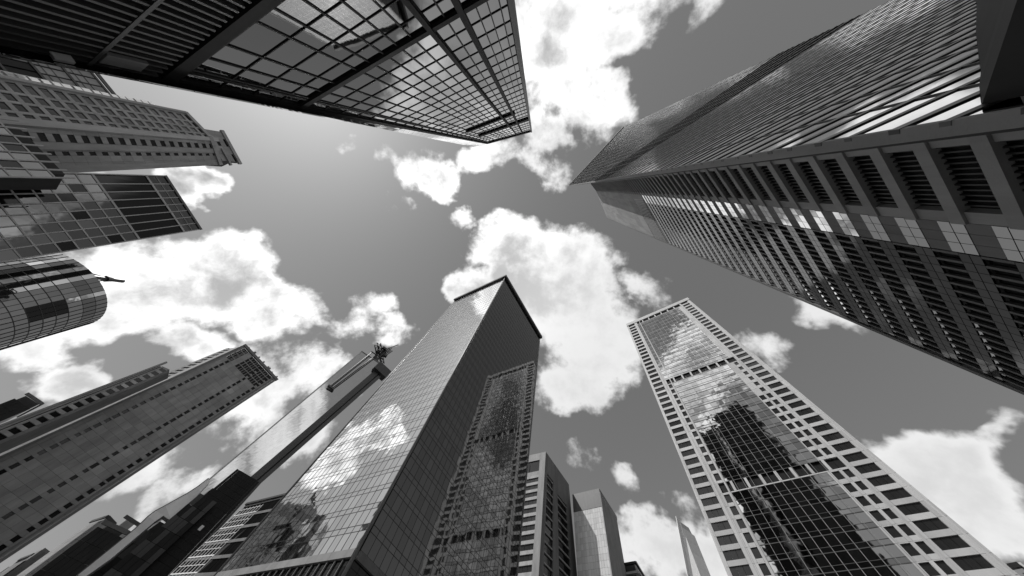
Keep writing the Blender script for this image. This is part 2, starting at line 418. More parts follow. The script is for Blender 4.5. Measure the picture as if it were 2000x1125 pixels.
for p, us in ((pL, usL), (pR, usR)):          # lower storeys: pale bands and dark glazing
    nb = len(us)-1
    for (z0, z1) in ((21.7, 24.2), (17.6, 20.4), (13.4, 16.4), (8.0, 12.2), (0.3, 7.0)):
        for i in range(nb):
            put(T, 'pane', p, us[i], us[i+1], z0, (z0+z1)/2+0.3, -0.25, 0.1, 'glass_black', 0.05, 0.004)
            put(T, 'pane', p, us[i], us[i+1], (z0+z1)/2+0.3, z1, -0.25, 0.1, 'glass_black', 0.05, 0.004)
            if p is pL: vbar(T, 'mullion', p, us[i], z0, z1, 0.1, -0.02, 'mid_metal', 0.2)
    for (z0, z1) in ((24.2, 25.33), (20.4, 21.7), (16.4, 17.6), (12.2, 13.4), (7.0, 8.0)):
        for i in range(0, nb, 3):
            put(T, 'band_panel', p, us[i], us[min(i+3, nb)], z0, z1, 0.12, 0.5, 'concrete' if p is pL else 'concrete_dark', 0.03)  # the right wall's bands get darker concrete, its shade put into colour
for e, w in ((cC, 0.24), (cL, 0.2), (cR, 0.2)):  # rounded metal corner posts
    V, Fc = tube(e[0]+np.array([0, 0, 0.0]), e[1], w, 10); T.mesh('corner_post', V, Fc, 'mid_metal', smooth=True)
zt = zs[-1]+FL*0
for p in (pL, pR):                             # roof rim
    put(T, 'roof_rim', p, -0.022, 1.02, 168.1, 170.6, 0.95, 1.7, 'concrete_dark')
    put(T, 'soffit', p, -0.01, 1.01, zs[-1]+0.05, 168.1, 0.1, 0.4, 'mid_metal')
T.done(300)

# ============================================================================================
# WHITE TOWER, lower right
# ============================================================================================
HW = 225.0
wG = edge((1224, 633), (1425, 1125), HW); wH = edge((1342, 582), (1980, 1114), HW)
T = Thing('white_tower', 'pale stone-clad tower with a glazed middle and dark window columns on both sides', 'tower', mid(wG, wH))
wb = back_edges(wG, wH, 38.0, square=True)
body(T, [wG, wH, wb[1], wb[0]], inset=1.0)
p = Patch(wG, wH); p.zs = (HW-EYE)/(180.0-EYE)
fz = 3.24
rows = [177.0-fz*k for k in range(54)]        # window heads
def wall(u0, u1, z0, z1, gap=0.05): put(T, 'panel', p, u0, u1, z0, z1, 0.0, 0.9, 'white_panel', gap)
def win(u0, u1, z0, z1, n=1, m='window_dark', off=-0.35):
    for i in range(n): put(T, 'window', p, u0+(u1-u0)*i/n, u0+(u1-u0)*(i+1)/n, z0, z1, off-rng.uniform(0, .05), 0.1, m, 0.08, 0.006)
GL = 'glass_mirror'
for k, zt in enumerate(rows[:-1]):
    zb = zt-2.05; zn = zt-fz                  # head, sill, next head
    up = zt > 120
    # outer window columns
    for (a, b, c, d) in ((0.0, 0.014, 0.112, 0.140), (0.842, 0.866, 0.962, 1.0)):
        wall(a, b, zn, zt); wall(c, d, zn, zt); wall(b, c, zn, zb)
        win(b, c, zb, zt, 3)
    # belts of dark square openings
    if k in (0, 18) or 67 < zt < 71:
        n = 8 if k else 7
        u0, u1 = 0.14, 0.842
        wall(u0, u1, zn, zt-2.75) if k == 0 else wall(u0, u1, zn, zt-2.9)
        for i in range(n):
            a = u0+(u1-u0)*i/n; b = u0+(u1-u0)*(i+1)/n
            wall(a, a+0.016, zt-2.9, zt+0.0); win(a+0.016, b, zt-2.9, zt, 2, 'black', -0.6)
        continue
    if up: g0, g1 = 0.15, 0.80
    elif zt > 71: g0, g1 = 0.206, 0.745
    else: g0, g1 = 0.206, 0.735
    if up:
        wall(0.14, g0, zn, zt, 0.02); wall(g1, 0.842, zn, zt)
    else:
        wall(0.14, 0.156, zn, zt); win(0.156, 0.19, zb-0.4, zt-0.2, 1); wall(0.156, 0.19, zn, zb-0.4); wall(0.156, 0.19, zt-0.2, zt, 0.0); wall(0.19, g0, zn, zt)
        if zt > 96:
            wall(g1, 0.80, zn, zt); win(0.80, 0.832, zb, zt-0.2); wall(0.80, 0.832, zn, zb); wall(0.80, 0.832, zt-0.2, zt, 0); wall(0.832, 0.842, zn, zt)
        else:
            q = 0.752
            wall(g1, q, zn, zt); win(q, q+0.037, zb-0.25, zt-0.2); wall(q, q+0.037, zn, zb-0.25); wall(q, q+0.037, zt-0.2, zt, 0); wall(q+0.037, 0.806, zn, zt)
            win(0.806, 0.838, zb-0.25, zt-0.2); wall(0.806, 0.838, zn, zb-0.25); wall(0.806, 0.838, zt-0.2, zt, 0); wall(0.838, 0.842, zn, zt, 0)
    nb = 13 if up else 11
    for i in range(nb):
        a = g0+(g1-g0)*i/nb; b = g0+(g1-g0)*(i+1)/nb
        put(T, 'pane', p, a, b, zt-2.2, zt, -0.10, 0.12, rng.choice([GL, GL, 'glass_mid']), 0.05, 0.008)
        put(T, 'pane', p, a, b, zn, zt-2.2, -0.10, 0.12, rng.choice([GL, 'glass_mid']), 0.05, 0.008)
    hbar(T, 'transom', p, zn, g0, g1, 0.16, 0.0, 'dark_metal'); hbar(T, 'transom', p, zt-2.2, g0, g1, 0.09, -0.03, 'dark_metal')
for (u, z0, z1) in [(0.15+0.65*i/13, 120, 174) for i in range(14)]+[(0.206+0.539*i/11, 6, 117) for i in range(12)]:
    vbar(T, 'mullion', p, u, z0, z1, 0.12, 0.0, 'mid_metal')
put(T, 'cornice', p, -0.01, 1.008, 177.05, 180.0, 0.35, 1.2, 'white_panel')
for u in (0.127, 0.198, 0.846, 0.985): vbar(T, 'pier', p, u, 4, 177, 0.5, 0.12, 'white_panel', 0.3)
ps = Patch(wG, wb[0], out=(-100, 60)); ps.zs = p.zs
for z in frange(5, 176, 3.24): put(T, 'side_band', ps, 0.0, 1.0, z, z+2.2, 0.0, 0.4, 'white_panel', 0.1)
for i in range(2): vbar(T, 'corner_rail', ps, 0.006+0.02*i, 3, 178, 0.35, 0.5, 'light_metal', 0.6)
T.done(300)

# ============================================================================================
# RIGHT TOWER: ribbed glass wall, and the concrete-and-louvre wall beside it
# ============================================================================================
HG = 220.0; HR = 203.0; QG = (HG-EYE)/(260.0-EYE)
gE = edge((1112, 362), (2000, 212), HG); gF = edge((1217, 249), (1700, 20), HG)
rE = plumb((1151, 356.5), HR)
def crossing(P0, az, px):         # where a wall running at azimuth az from P0 meets the plumb line seen at px
    d = np.array([math.cos(math.radians(az)), math.sin(math.radians(az))]); v = ray(px)[:2]
    t = np.linalg.solve(np.array([d, -v]).T, -np.asarray(P0)[:2])[0]; q = np.asarray(P0)[:2]+d*t
    return np.array([q[0], q[1], 0.0])
_f = crossing(rE[0], 48.0, (2000, 446)); rF = (_f, _f+np.array([0, 0, HR]))
_d0 = crossing(rE[0], 48.0, (2000, 767)); _v = ray((2000, 767)); rD = edge((1186, 426), (2000, 767), HR, EYE+_v[2]*np.linalg.norm(_d0)/np.linalg.norm(_v[:2]))
T = Thing('office_tower', 'huge tower with ribbed glass wall beside a dark concrete grid, filling the right edge', 'tower', mid(gE, gF, rD))
pg_ = Patch(gE, gF)
T.mesh('wall', *join([cell(pg_, i/6, (i+1)/6, HG*j/12, HG*(j+1)/12, -0.2, 0.3) for i in range(6) for j in range(12)]), 'core')
rb = back_edges(rF, rD, 30.0, square=True)
rX = lift(gF, HR); rX = (rX[0]+np.array([9.0, 9.0, 0]), rX[1]+np.array([9.0, 9.0, 0]))
rEi = (rE[0]+np.array([5.0, 1.5, 0]), rE[1]+np.array([5.0, 1.5, 0]))
body(T, [rEi, rF, rD, rb[1], rX], 'core', 1.6)
p = Patch(gE, gF); p.zs = QG
FG = 3.2
for k in range(int((258-12)/FG)):
    z = 12+k*FG
    mech = 77 < z < 101
    nb = 16
    for i in range(nb):
        a, b = i/nb, (i+1)/nb
        put(T, 'pane', p, a, b, z, z+1.75, 0.0, 0.12, 'matte_black' if mech else 'glass_ribs', 0.03, 0.001)
        put(T, 'pane', p, a, b, z+1.75, z+FG, 0.0, 0.12, 'matte_black' if mech else 'glass_ribs', 0.03, 0.001)
    hbar(T, 'ledge', p, z, -0.002, 1.004, 0.36, 0.05, 'black_metal', 0.1); hbar(T, 'ledge', p, z+1.75, -0.002, 1.004, 0.3, 0.04, 'dark_metal' if not mech else 'matte_black', 0.1)
for i in range(1, 16): vbar(T, 'mullion', p, i/16, 12, 258, 0.06, 0.05, 'dark_metal')
vbar(T, 'corner_post', p, 0.0, 0, 260, 0.16, 0.03, 'concrete', 0.4); hbar(T, 'roof_rim', p, 259.2, -0.005, 1.005, 1.6, 0.4, 'light_metal')
# podium front under the ribs
for i in range(16):
    put(T, 'pane', p, i/16, (i+1)/16, 0.2, 5.9, -0.2, 0.1, 'glass_black', 0.1, 0.01); put(T, 'pane', p, i/16, (i+1)/16, 6.1, 11.8, -0.2, 0.1, 'glass_black', 0.1, 0.01)
# concrete strip with deep louvred openings
p = Patch(rE, rF); ks = (HR-EYE)/(114-EYE); pw = PW = 1.7*ks/2.121
PER = 1.5*ks; z_ref = EYE+(14.4-EYE)*ks
z = z_ref-PER*8
while z < HR-3:
    w0, w1 = z+PER*0.29, z+PER                # opening
    put(T, 'beam', p, 0.0, 1.0, max(z, 0.1), w0, 0.15, 2.6, 'concrete', 0.02)
    if w0 > 0:
        put(T, 'pier', p, 0.0, 0.14, w0, w1, 0.0, 1.2, 'concrete', 0.03); put(T, 'pier', p, 0.86, 1.0, w0, w1, 0.0, 2.4, 'concrete', 0.03)
        V, Fc = cell(p, 0.14, 0.86, w0, w1, -0.4, 0.2); op = T.mesh('opening', V, Fc, 'glass_black')
        if w1 < 110:
            for i in range(12): V, Fc = cell(p, 0.15+0.059*i, 0.15+0.059*i+0.016, w0, w1, -0.2, 0.2); T.mesh('louvre', V, Fc, 'black_metal', parent=op)
    z += PER
# glazed and louvred field below the strip
p = Patch(rF, rD)
z = z_ref-PER*8+PER*0.1
z_lou0, z_lou1 = 101.0, 113.0
while z < z_lou0-PER:
    for r in range(2):
        za, zb_ = z+r*0.5*PW, z+(r+1)*0.5*PW
        for c in range(3): put(T, 'pane', p, 0.155*c/3, 0.155*(c+1)/3, za, zb_, 0.02, 0.12, 'glass_clear' if z < 75 else 'glass_mirror', 0.05, 0.004)
    for c in range(3): put(T, 'panel', p, 0.155*c/3, 0.155*(c+1)/3, z+PW, z+PER, 0.0, 0.15, 'concrete_dark', 0.04)
    n = 18
    for c in range(n):
        a = 0.16+0.84*c/n; b = 0.16+0.84*(c+1)/n
        for r in range(2): put(T, 'pane', p, a, b, z+0.6*r, z+0.6*(r+1), 0.0, 0.12, 'glass_field', 0.05, 0.0015)
        put(T, 'pane', p, a, b, z+1.2, z+PER, -0.25, 0.12, 'glass_black', 0.05, 0.006)
        put(T, 'fin', p, a, a+0.012, z+1.2, z+PER, 0.0, 0.2, 'dark_metal')
    z += PER
for (za, zb_) in ((z_lou1, HR),):
    nz = 12; nu = 6
    for i in range(nz):
        for j in range(nu): put(T, 'panel', p, j/nu, (j+1)/nu, za+(zb_-za)*i/nz, za+(zb_-za)*(i+1)/nz, 0.0, 0.4, 'concrete', 0.03)
for i in range(26): put(T, 'louvre', p, 0.10+0.9*i/26, 0.10+0.9*(i+0.45)/26, z_lou0, z_lou1, 0.0, 0.6, 'mid_metal')
vbar(T, 'corner_trim', p, 0.996, 0, HR, 0.5, 0.12, 'concrete_dark', 0.6)
put(T, 'panel', p, 0.0, 0.10, z_lou0-PER, z_lou1, 0.0, 0.4, 'concrete', 0.02)
put(T, 'panel', p, 0.10, 1.0, z_lou0-PER, z_lou0, -0.1, 0.4, 'concrete_dark', 0.02)
T.done(300)

# canopy at the tower's foot, top right corner of the view
cpx0 = Patch(gE, gF)
T = Thing('canopy', 'black canopy with a curved edge jutting from the tower foot, top right corner', 'canopy', cpx0.P(0.2, 0))
A = []; O = []
for q in ((1922, -40), (1935, 0), (1947, 50), (1960, 95), (1974, 130), (1986, 158), (2002, 195)):
    v = ray(q); lo_, hi_ = 1.0, 80.0
    u_, z_ = cpx0.inv(q); A.append(cpx0.P(u_, z_, 0.1)); O.append(cpx0.P(u_, z_, 4.2)-np.array([0, 0, 1.2]))
n = len(A); up_ = np.array([0, 0, 0.7])
V = [*A, *O, *[q+up_ for q in A], *[q+up_ for q in O]]
Fc = []
for i in range(n-1):
    Fc += [(i, i+1, n+i+1, n+i), (2*n+i, 3*n+i, 3*n+i+1, 2*n+i+1), (n+i, n+i+1, 3*n+i+1, 3*n+i)]
Fc += [(0, n, 3*n, 2*n), (n-1, 3*n-1, 4*n-1, 2*n-1)]
T.mesh('roof_plate', V, Fc, 'frame_black')
for i in range(n):
    V, Fc = tube(A[i]-up_*0.6, O[i]-up_*0.6, 0.10); T.mesh('rib', V, Fc, 'light_metal')
for k in (0.25, 0.6, 0.9):
    for i in range(n-1):
        V, Fc = tube(A[i]+(O[i]-A[i])*k-up_*0.35, A[i+1]+(O[i+1]-A[i+1])*k-up_*0.35, 0.06); T.mesh('purlin', V, Fc, 'mid_metal')
T.done()

# ============================================================================================
# TOP TOWER: black frame, glass above and louvres below
# ============================================================================================
HT = 120.0
tL = edge((951, 280), (0, 101), HT, 19.5); tR = edge((1038, 256), (998, 0), HT)
T = Thing('black_tower', 'black steel-framed glass tower with a louvred base leaning in from the top left', 'tower', mid(tL, tR))
tb = back_edges(tL, tR, 30.0)
tS = edge((924, 286), (300, 165), HT)
tb0 = (tS[0]+(tb[0][0]-tL[0]), tS[1]+(tb[0][1]-tL[1]))
p = Patch(tL, tR)
T.mesh('wall', *join([cell(p, i/6, (i+1)/6, HT*j/10, HT*(j+1)/10, -0.45, 1.0) for i in range(6) for j in range(10)]), 'core')
_in = tuple(q+np.array([1.0, -5.0, 0]) for q in tL); _ir = tuple(q+np.array([-1.0, -5.0, 0]) for q in tR)
body(T, [_in, _ir, tb[1], tb0], inset=0.7, name='rear_wall')
us = [0.03, 0.075, 0.09, 0.155, 0.227, 0.343, 0.407, 0.475, 0.54, 0.605, 0.672, 0.69, 0.75, 0.80, 0.822, 0.867, 0.911, 0.955, 0.985]
FT = 3.25
zr = [28.2+FT*i for i in range(29)]
for k, z in enumerate(zr[:-1]):
    for i in range(len(us)-1):
        if us[i] in (0.672, 0.80): continue
        put(T, 'pane', p, us[i], us[i+1], z, z+FT, 0.0, 0.12, 'glass_b1' if us[i] < 0.67 else 'glass_dark', 0.04, 0.003)
    hbar(T, 'transom', p, z, 0.02, 0.99, 0.11, 0.10, 'black')
for u in us: vbar(T, 'mullion', p, u, 28, HT, 0.09 if u != 0.075 else 0.2, 0.12, 'black')
for u0, u1 in ((0.672, 0.69), (0.80, 0.822)): put(T, 'column', p, u0, u1, 27, 104, 0.5, 1.0, 'frame_black')
put(T, 'beam', p, 0.0, 1.0, 26.9, 27.9, 0.3, 0.8, 'frame_black'); put(T, 'beam', p, 0.02, 1.0, 40.5, 41.3, 0.35, 0.9, 'frame_black')
put(T, 'beam', p, 0.2, 0.84, 88.3, 89.6, 0.4, 1.0, 'frame_black'); put(T, 'beam', p, 0.2, 1.0, 99.4, 100.6, 0.4, 1.0, 'frame_black'); put(T, 'beam', p, 0.0, 1.0, 118.8, 120.3, 0.3, 1.0, 'frame_black')
put(T, 'corner_frame', p, 0.0, 0.03, 0, HT, 0.3, 1.0, 'frame_black'); put(T, 'corner_frame', p, 0.985, 1.012, 0, HT, 0.5, 1.2, 'dark_metal')
put(T, 'louvre_backing', p, 0.0, 1.0, 0.1, 26.5, -0.3, 0.2, 'black')
for i in range(46): put(T, 'louvre', p, 0.035+0.021*i, 0.035+0.021*i+0.006, 0.2, 26.5, 0.35, 0.5, 'dark_metal')
put(T, 'beam', p, 0.03, 0.99, 22.6, 22.85, 0.4, 0.3, 'dark_metal')
put(T, 'hatch', p, 0.05, 0.085, 22.95, 25.2, 0.45, 0.3, 'mid_metal'); put(T, 'sign_lamp', p, 0.036, 0.044, 20.9, 21.8, 0.7, 0.5, 'white_paint')
q = Patch(tL, tS, out=(-60, 30))
for k, z in enumerate([8+2.0*i for i in range(56)]):
    for i in range(2): put(T, 'pane', q, i/2, (i+1)/2, z, z+2.0, 0.0, 0.12, 'glass_clear', 0.06, 0.004)
T.done(300)

# ============================================================================================
# LEFT STONE TOWER with three columns of punched windows
# ============================================================================================
HS = 155.0
sJ = edge((477, 673), (0, 891), HS); sI = edge((541, 742), (0, 1100), HS)
T = Thing('stone_tower', 'grey stone slab tower with three columns of small dark windows, lower left', 'tower', mid(sJ, sI))
sb = back_edges(sJ, sI, 16.0)
body(T, [sJ, sI, sb[1], sb[0]], inset=1.2)
p = Patch(sJ, sI)
k_ = (HS-EYE)/(115-EYE)
us = [0.0, 0.065, 0.145, 0.19, 0.30, 0.41, 0.50, 0.598, 0.642, 0.745, 0.85, 0.9, 0.965, 1.0]
per = 2.44*k_
z = 2.0; r = 0
while z < HS-1.5:
    top = z > 139
    for i in range(len(us)-1):
        a, b = us[i], us[i+1]
        isw = i in (2, 7, 10)
        h = min(per, HS-z)
        if top and i in (1, 2, 4, 5, 6, 8, 9) and h > 2.2:
            put(T, 'panel', p, a, b, z, z+0.5, 0.0, 0.8, 'stone', 0.04)
            m_ = (a+b)/2
            for (c, d) in ((a, m_), (m_, b)): put(T, 'window', p, c+0.004, d, z+0.5, z+h, -0.45, 0.1, 'window_dark', 0.12, 0.01)
            put(T, 'panel', p, m_-0.004, m_+0.006, z+0.5, z+h, 0.0, 0.5, 'stone', 0.0); put(T, 'panel', p, a-0.003, a+0.004, z+0.5, z+h, 0.02, 0.5, 'stone', 0.0)
        elif isw and h > 2.2:
            w = rng.choice([2.0, 2.0, 2.0, 1.5, 2.4]) if r % 5 else 2.6
            put(T, 'panel', p, a, b, z, z+h-w, 0.0, 0.8, 'stone', 0.04)
            put(T, 'window', p, a, b, z+h-w, z+h, -0.45, 0.1, 'window_dark', 0.1, 0.01)
        else:
            m = 'stone' if rng.random() > 0.07 or i not in (3, 4, 5, 8) else 'stone_pale'
            put(T, 'panel', p, a, b, z, z+h, 0.03 if i in (0, 12) else rng.uniform(0, .02), 0.8, m, 0.06)
    z += per; r += 1
for (u, w) in ((0.015, 1.0), (0.985, 1.1), (0.93, 0.5)): vbar(T, 'pilaster', p, u, 0, HS, w, 0.5, 'stone_dark', 0.6)
put(T, 'cornice', p, 0.0, 1.01, HS-0.9, HS+0.8, 0.7, 1.5, 'stone_dark')
for i in range(7):
    c = p.P(0.1+0.14*i, HS+0.8, -1.2); V, Fc = box(c, (1, 0), (0, 1), 0.5, 0.5, HS+0.7, HS+rng.uniform(1.6, 3.0)); T.mesh('roof_vent', V, Fc, 'stone_dark')
for i in range(2):
    c = p.P(0.25+0.45*i, HS, -1.0); V, Fc = tube((c[0], c[1], HS+0.5), (c[0], c[1], HS+2.6), 1.0, 12); T.mesh('roof_tank', V, Fc, 'stone_dark', smooth=True)
# narrow return wall and the lower wing
ps = Patch(sJ, (sb[0]), out=(-250, -60))
sS = edge((440, 681), (0, 862), HS-4)
q = Patch(lift(sJ, HS-4), sS, out=(-100, -100))
z = 3.0
while z < HS-6:
    put(T, 'panel', q, 0.0, 0.3, z, z+per, 0.0, 0.7, 'stone', 0.05); put(T, 'panel', q, 0.75, 1.0, z, z+per, 0.0, 0.7, 'stone_dark', 0.05)
    put(T, 'panel', q, 0.3, 0.75, z, z+1.2, 0.0, 0.7, 'stone', 0.04); put(T, 'window', q, 0.3, 0.75, z+1.2, z+per, -0.4, 0.1, 'window_dark', 0.1)
    z += per
HV = 110.0
vA = edge((341, 722), (0, 868), HV); vB = edge((321, 709), (0, 832), HV)
vb = back_edges(vA, vB, 12, out=(-400, -300), square=True)
body(T, [vA, vB, vb[1], vb[0]], 'stone_dark', 0.6, 'wing_wall')
q = Patch(vA, vB, out=(-80, -100))
z = 2.0
while z < HV-3:
    for (a, b) in ((0.0, 0.2), (0.62, 0.75), (0.8, 1.0)): put(T, 'wing_panel', q, a, b, z, z+per, 0.0, 0.5, 'stone_dark' if a < 0.5 else 'stone', 0.05)
    put(T, 'wing_panel', q, 0.2, 0.62, z, z+1.4, 0.0, 0.5, rng.choice(['stone', 'stone_pale']), 0.04); put(T, 'window', q, 0.2, 0.62, z+1.4, z+per, -0.3, 0.1, 'window_dark', 0.2)
    put(T, 'window', q, 0.75, 0.8, z, z+per, -0.2, 0.1, 'glass_black', 0.0)
    z += per
vbar(T, 'pilaster', q, 0.99, 0, HV+1.0, 0.8, 0.5, 'stone', 0.6)
T.done(300)

# ============================================================================================
# LEFT GRID TOWER
# ============================================================================================
HK = 120.0
kA = plumb((322, 344), HK); kB = edge((391, 448), (0, 512), HK)
T = Thing('grid_tower', 'dark glass tower with a pale square grid, left edge below the stone skyscraper', 'tower', mid(kA, kB))
kb = back_edges(kA, kB, 22.0)
body(T, [kA, kB, kb[1], kb[0]], inset=0.7)
p = Patch(kA, kB)
nu = 8; us = [i*0.1225+0.02 for i in range(9)]; us[-1] = 1.0; us[0] = 0.0
rz = [97.3-4.15*i for i in range(24)]
for i in range(nu):
    for z in rz[1:]: put(T, 'pane', p, us[i], us[i+1], z, z+4.15, -0.1, 0.12, rng.choice(['glass_dark']*7+['glass_shade', 'glass_black']), 0.05, 0.006)
    put(T, 'pane', p, us[i], us[i+1], 97.5, 113.3, -0.25, 0.12, 'glass_black', 0.05, 0.012)
    for j in range(3): put(T, 'pane', p, us[i], us[i+1], 113.5+2.1*j, 115.6+2.1*j, -0.1, 0.12, 'glass_dark', 0.05, 0.012)
for z in rz[1:]: hbar(T, 'transom', p, z, 0, 1, 0.42, 0.12, 'stone_pale')
for z in (97.4, 113.4): hbar(T, 'transom', p, z, 0, 1, 0.7, 0.2, 'stone_pale')
hbar(T, 'transom', p, 116.6, 0, 1, 0.3, 0.12, 'stone'); hbar(T, 'roof_rim', p, 120.2, -0.01, 1.01, 0.9, 0.5, 'concrete_dark')
for u in us: vbar(T, 'mullion', p, u, 0, HK, 0.34, 0.22, 'stone_pale')
vbar(T, 'corner_fin', p, 0.0, 0, HK, 0.3, 0.6, 'light_metal', 0.5)
T.done(300)
# wing in front of it
HN = 84.0
nA = edge((36, 236), (0, 228), HN, 78); nB = edge((146, 348), (0, 371), HN)
nA = plumb((36, 236), HN); nB = plumb((146, 348), HN)
T = Thing('grid_annex', 'lower dark glass block with pale grid lines, left edge before the stone skyscraper', 'building', mid(nA, nB))
nb_ = back_edges(nA, nB, 12.0, square=True)
body(T, [nA, nB, nb_[1], nb_[0]], inset=0.6)
p = Patch(nA, nB)
for i in range(7):
    for z in frange(2, 78.5, 4.1): put(T, 'pane', p, i/7, (i+1)/7, z, z+4.1, -0.1, 0.12, rng.choice(['glass_dark', 'glass_dark', 'glass_black']), 0.05, 0.006)
for z in frange(2, 83, 4.1): hbar(T, 'transom', p, z, 0, 1, 0.4, 0.1, 'stone_pale')
for i in range(8): vbar(T, 'mullion', p, i/7, 0, HN, 0.4, 0.25, 'stone_pale')
T.done(300)

# ============================================================================================
# STEPPED STONE SKYSCRAPER, upper left
# ============================================================================================
HB = 170.0
def stone_block(T, ea, eb, cols, per, z0, wmat, nm='panel', win_cols=(), depth=10.0, wfrac=0.62, bodyname='wall'):
    bb = back_edges(ea, eb, depth)
    p = Patch(ea, eb); H = p.H
    T.mesh(bodyname, *join([cell(p, i/4, (i+1)/4, H*j/10, H*(j+1)/10, -0.75, 2.5) for i in range(4) for j in range(10)]+[cell(p, 0.05, 0.95, 0, H-2, -5.0, depth-5.0)]), 'core')
    z = z0
    while z < H-0.5:
        h = min(per, H-z)
        for i in range(len(cols)-1):
            a, b = cols[i], cols[i+1]
            if i in win_cols and h > per*0.8:
                put(T, nm, p, a, b, z, z+h*(1-wfrac), 0.0, 0.7, wmat, 0.05); put(T, 'window', p, a, b, z+h*(1-wfrac), z+h, -0.4, 0.1, 'window_dark', 0.12, 0.01)
            else: put(T, nm, p, a, b, z, z+h, rng.uniform(0, 0.02), 0.7, wmat, 0.05)
        z += per
    return p
mA = edge((362, 219), (0, 148), HB); mM = edge((410, 268), (0, 226), HB); mB = edge((430, 322), (0, 345), HB)
T = Thing('stepped_skyscraper', 'old grey stone skyscraper with a stepped crown, upper left', 'tower', mid(mA, mB))
p1 = stone_block(T, mA, mM, [0, 0.12, 0.18, 0.36, 0.42, 0.60, 0.66, 0.84, 0.9, 1.0], 4.0, 10, 'stone', win_cols=(1, 2, 4, 6, 8), depth=18)
mM2 = edge((425, 282), (0, 238), HB+6)
mC = edge((426, 300), (0, 275), HB+2)
p2 = stone_block(T, (mM[0]*1.0, mM[1]), lift(mB, HB), [0, 0.16, 0.24, 0.40, 0.58, 0.66, 0.8, 1.0], 4.0, 10, 'stone', win_cols=(2, 4), depth=18, wfrac=0.5, bodyname='wall')
put(T, 'pilaster', p2, 0.0, 0.13, 0, HB+4, 0.9, 1.4, 'stone_pale'); put(T, 'pilaster', p2, 0.86, 1.0, 0, HB-6, 0.7, 1.2, 'stone')
put(T, 'pilaster', p2, 0.42, 0.55, 0, HB+1, 0.5, 1.0, 'stone'); put(T, 'cornice', p1, 0.0, 0.08, 0, HB, 0.8, 1.2, 'stone')
put(T, 'cornice', p1, 0.0, 1.0, HB-1.0, HB+1.0, 0.6, 1.4, 'stone'); put(T, 'cornice', p2, 0.0, 1.0, HB-1.0, HB+1.0, 1.0, 1.8, 'stone')
put(T, 'sunlit_strip', p1, -0.12, -0.005, 20, HB*0.92, 0.3, 0.15, 'backlit')  # added strip that lets the sun through, imitating a sunlit parapet side
for z in frange(22, HB*0.92, 3.0): put(T, 'strip_tick', p1, -0.12, 0.0, z, z+rng.uniform(0.3, 0.9), 0.35, 0.1, 'stone_dark')  # dark ticks across the added bright strip
# crown
HC2 = 186.0
xA = plumb((436, 258), HC2); xB = plumb((468, 316), HC2)
p3 = stone_block(T, xA, xB, [0, 0.25, 0.5, 0.75, 1.0], 5.0, 150, 'stone', win_cols=(1, 3), depth=14, wfrac=0.4, bodyname='crown_wall')
put(T, 'cornice', p3, -0.05, 1.08, HC2-1.5, HC2+0.5, 0.8, 1.6, 'stone'); put(T, 'cornice', p3, 0.6, 1.15, HC2-8, HC2-6.8, 1.0, 1.6, 'stone')
for i in range(5):
    c = p3.P(0.05+0.1*i, HC2, -1); V, Fc = box(c, (1, 0), (0, 1), 0.5, 0.5, HC2, HC2+1.5); T.mesh('merlon', V, Fc, 'stone_dark')
g = p1.P(0.98, HB+1, -2); g2 = p1.P(0.8, HB+1, -2)
V = [p1.P(0.78, HB, 0), p1.P(1.0, HB, 0), p1.P(1.0, HB, -6), p1.P(0.78, HB, -6), p1.P(0.89, HB+7.5, -3)]
T.mesh('gable', V, [(0, 1, 4), (1, 2, 4), (2, 3, 4), (3, 0, 4), (3, 2, 1, 0)], 'stone')
T.done(300)

# pale-panelled block between the stepped skyscraper and the black tower
HP = 160.0
bA = plumb((150, 96), HP); bB = plumb((226, 189), HP)
T = Thing('panelled_block', 'panelled block with a bright ledge, squeezed between black tower and stepped skyscraper', 'building', mid(bA, bB))
bb = back_edges(bA, bB, 14.0)
body(T, [bA, bB, bb[1], bb[0]], inset=0.6)
p = Patch(bA, bB); p.zs = (HP-EYE)/(96-EYE); HP = 96.0
for i in range(6):
    u0, u1 = i/6, (i+1)/6
    for z in frange(4, HP-6, 6.5):
        m = 'black' if u0 > 0.55 and z < 80 else 'stone'
        put(T, 'panel', p, u0, u1-0.03, z, z+5.9, 0.0, 0.4, m, 0.1)
        if m == 'stone':
            for j in range(2): put(T, 'rib', p, u0, u1-0.03, z+1.8*j+1.2, z+1.8*j+1.5, 0.1, 0.2, 'dark_metal')
for z in frange(3.7, HP, 6.5): hbar(T, 'fin', p, z, 0, 1, 0.6, 0.5, 'black_metal')
hbar(T, 'roof_rim', p, HP, -0.01, 1.01, 1.0, 0.6, 'dark_metal'); put(T, 'ledge', p, 0.97, 1.06, 0, HP-6, 0.9, 1.4, 'white_paint')
T.done(300)

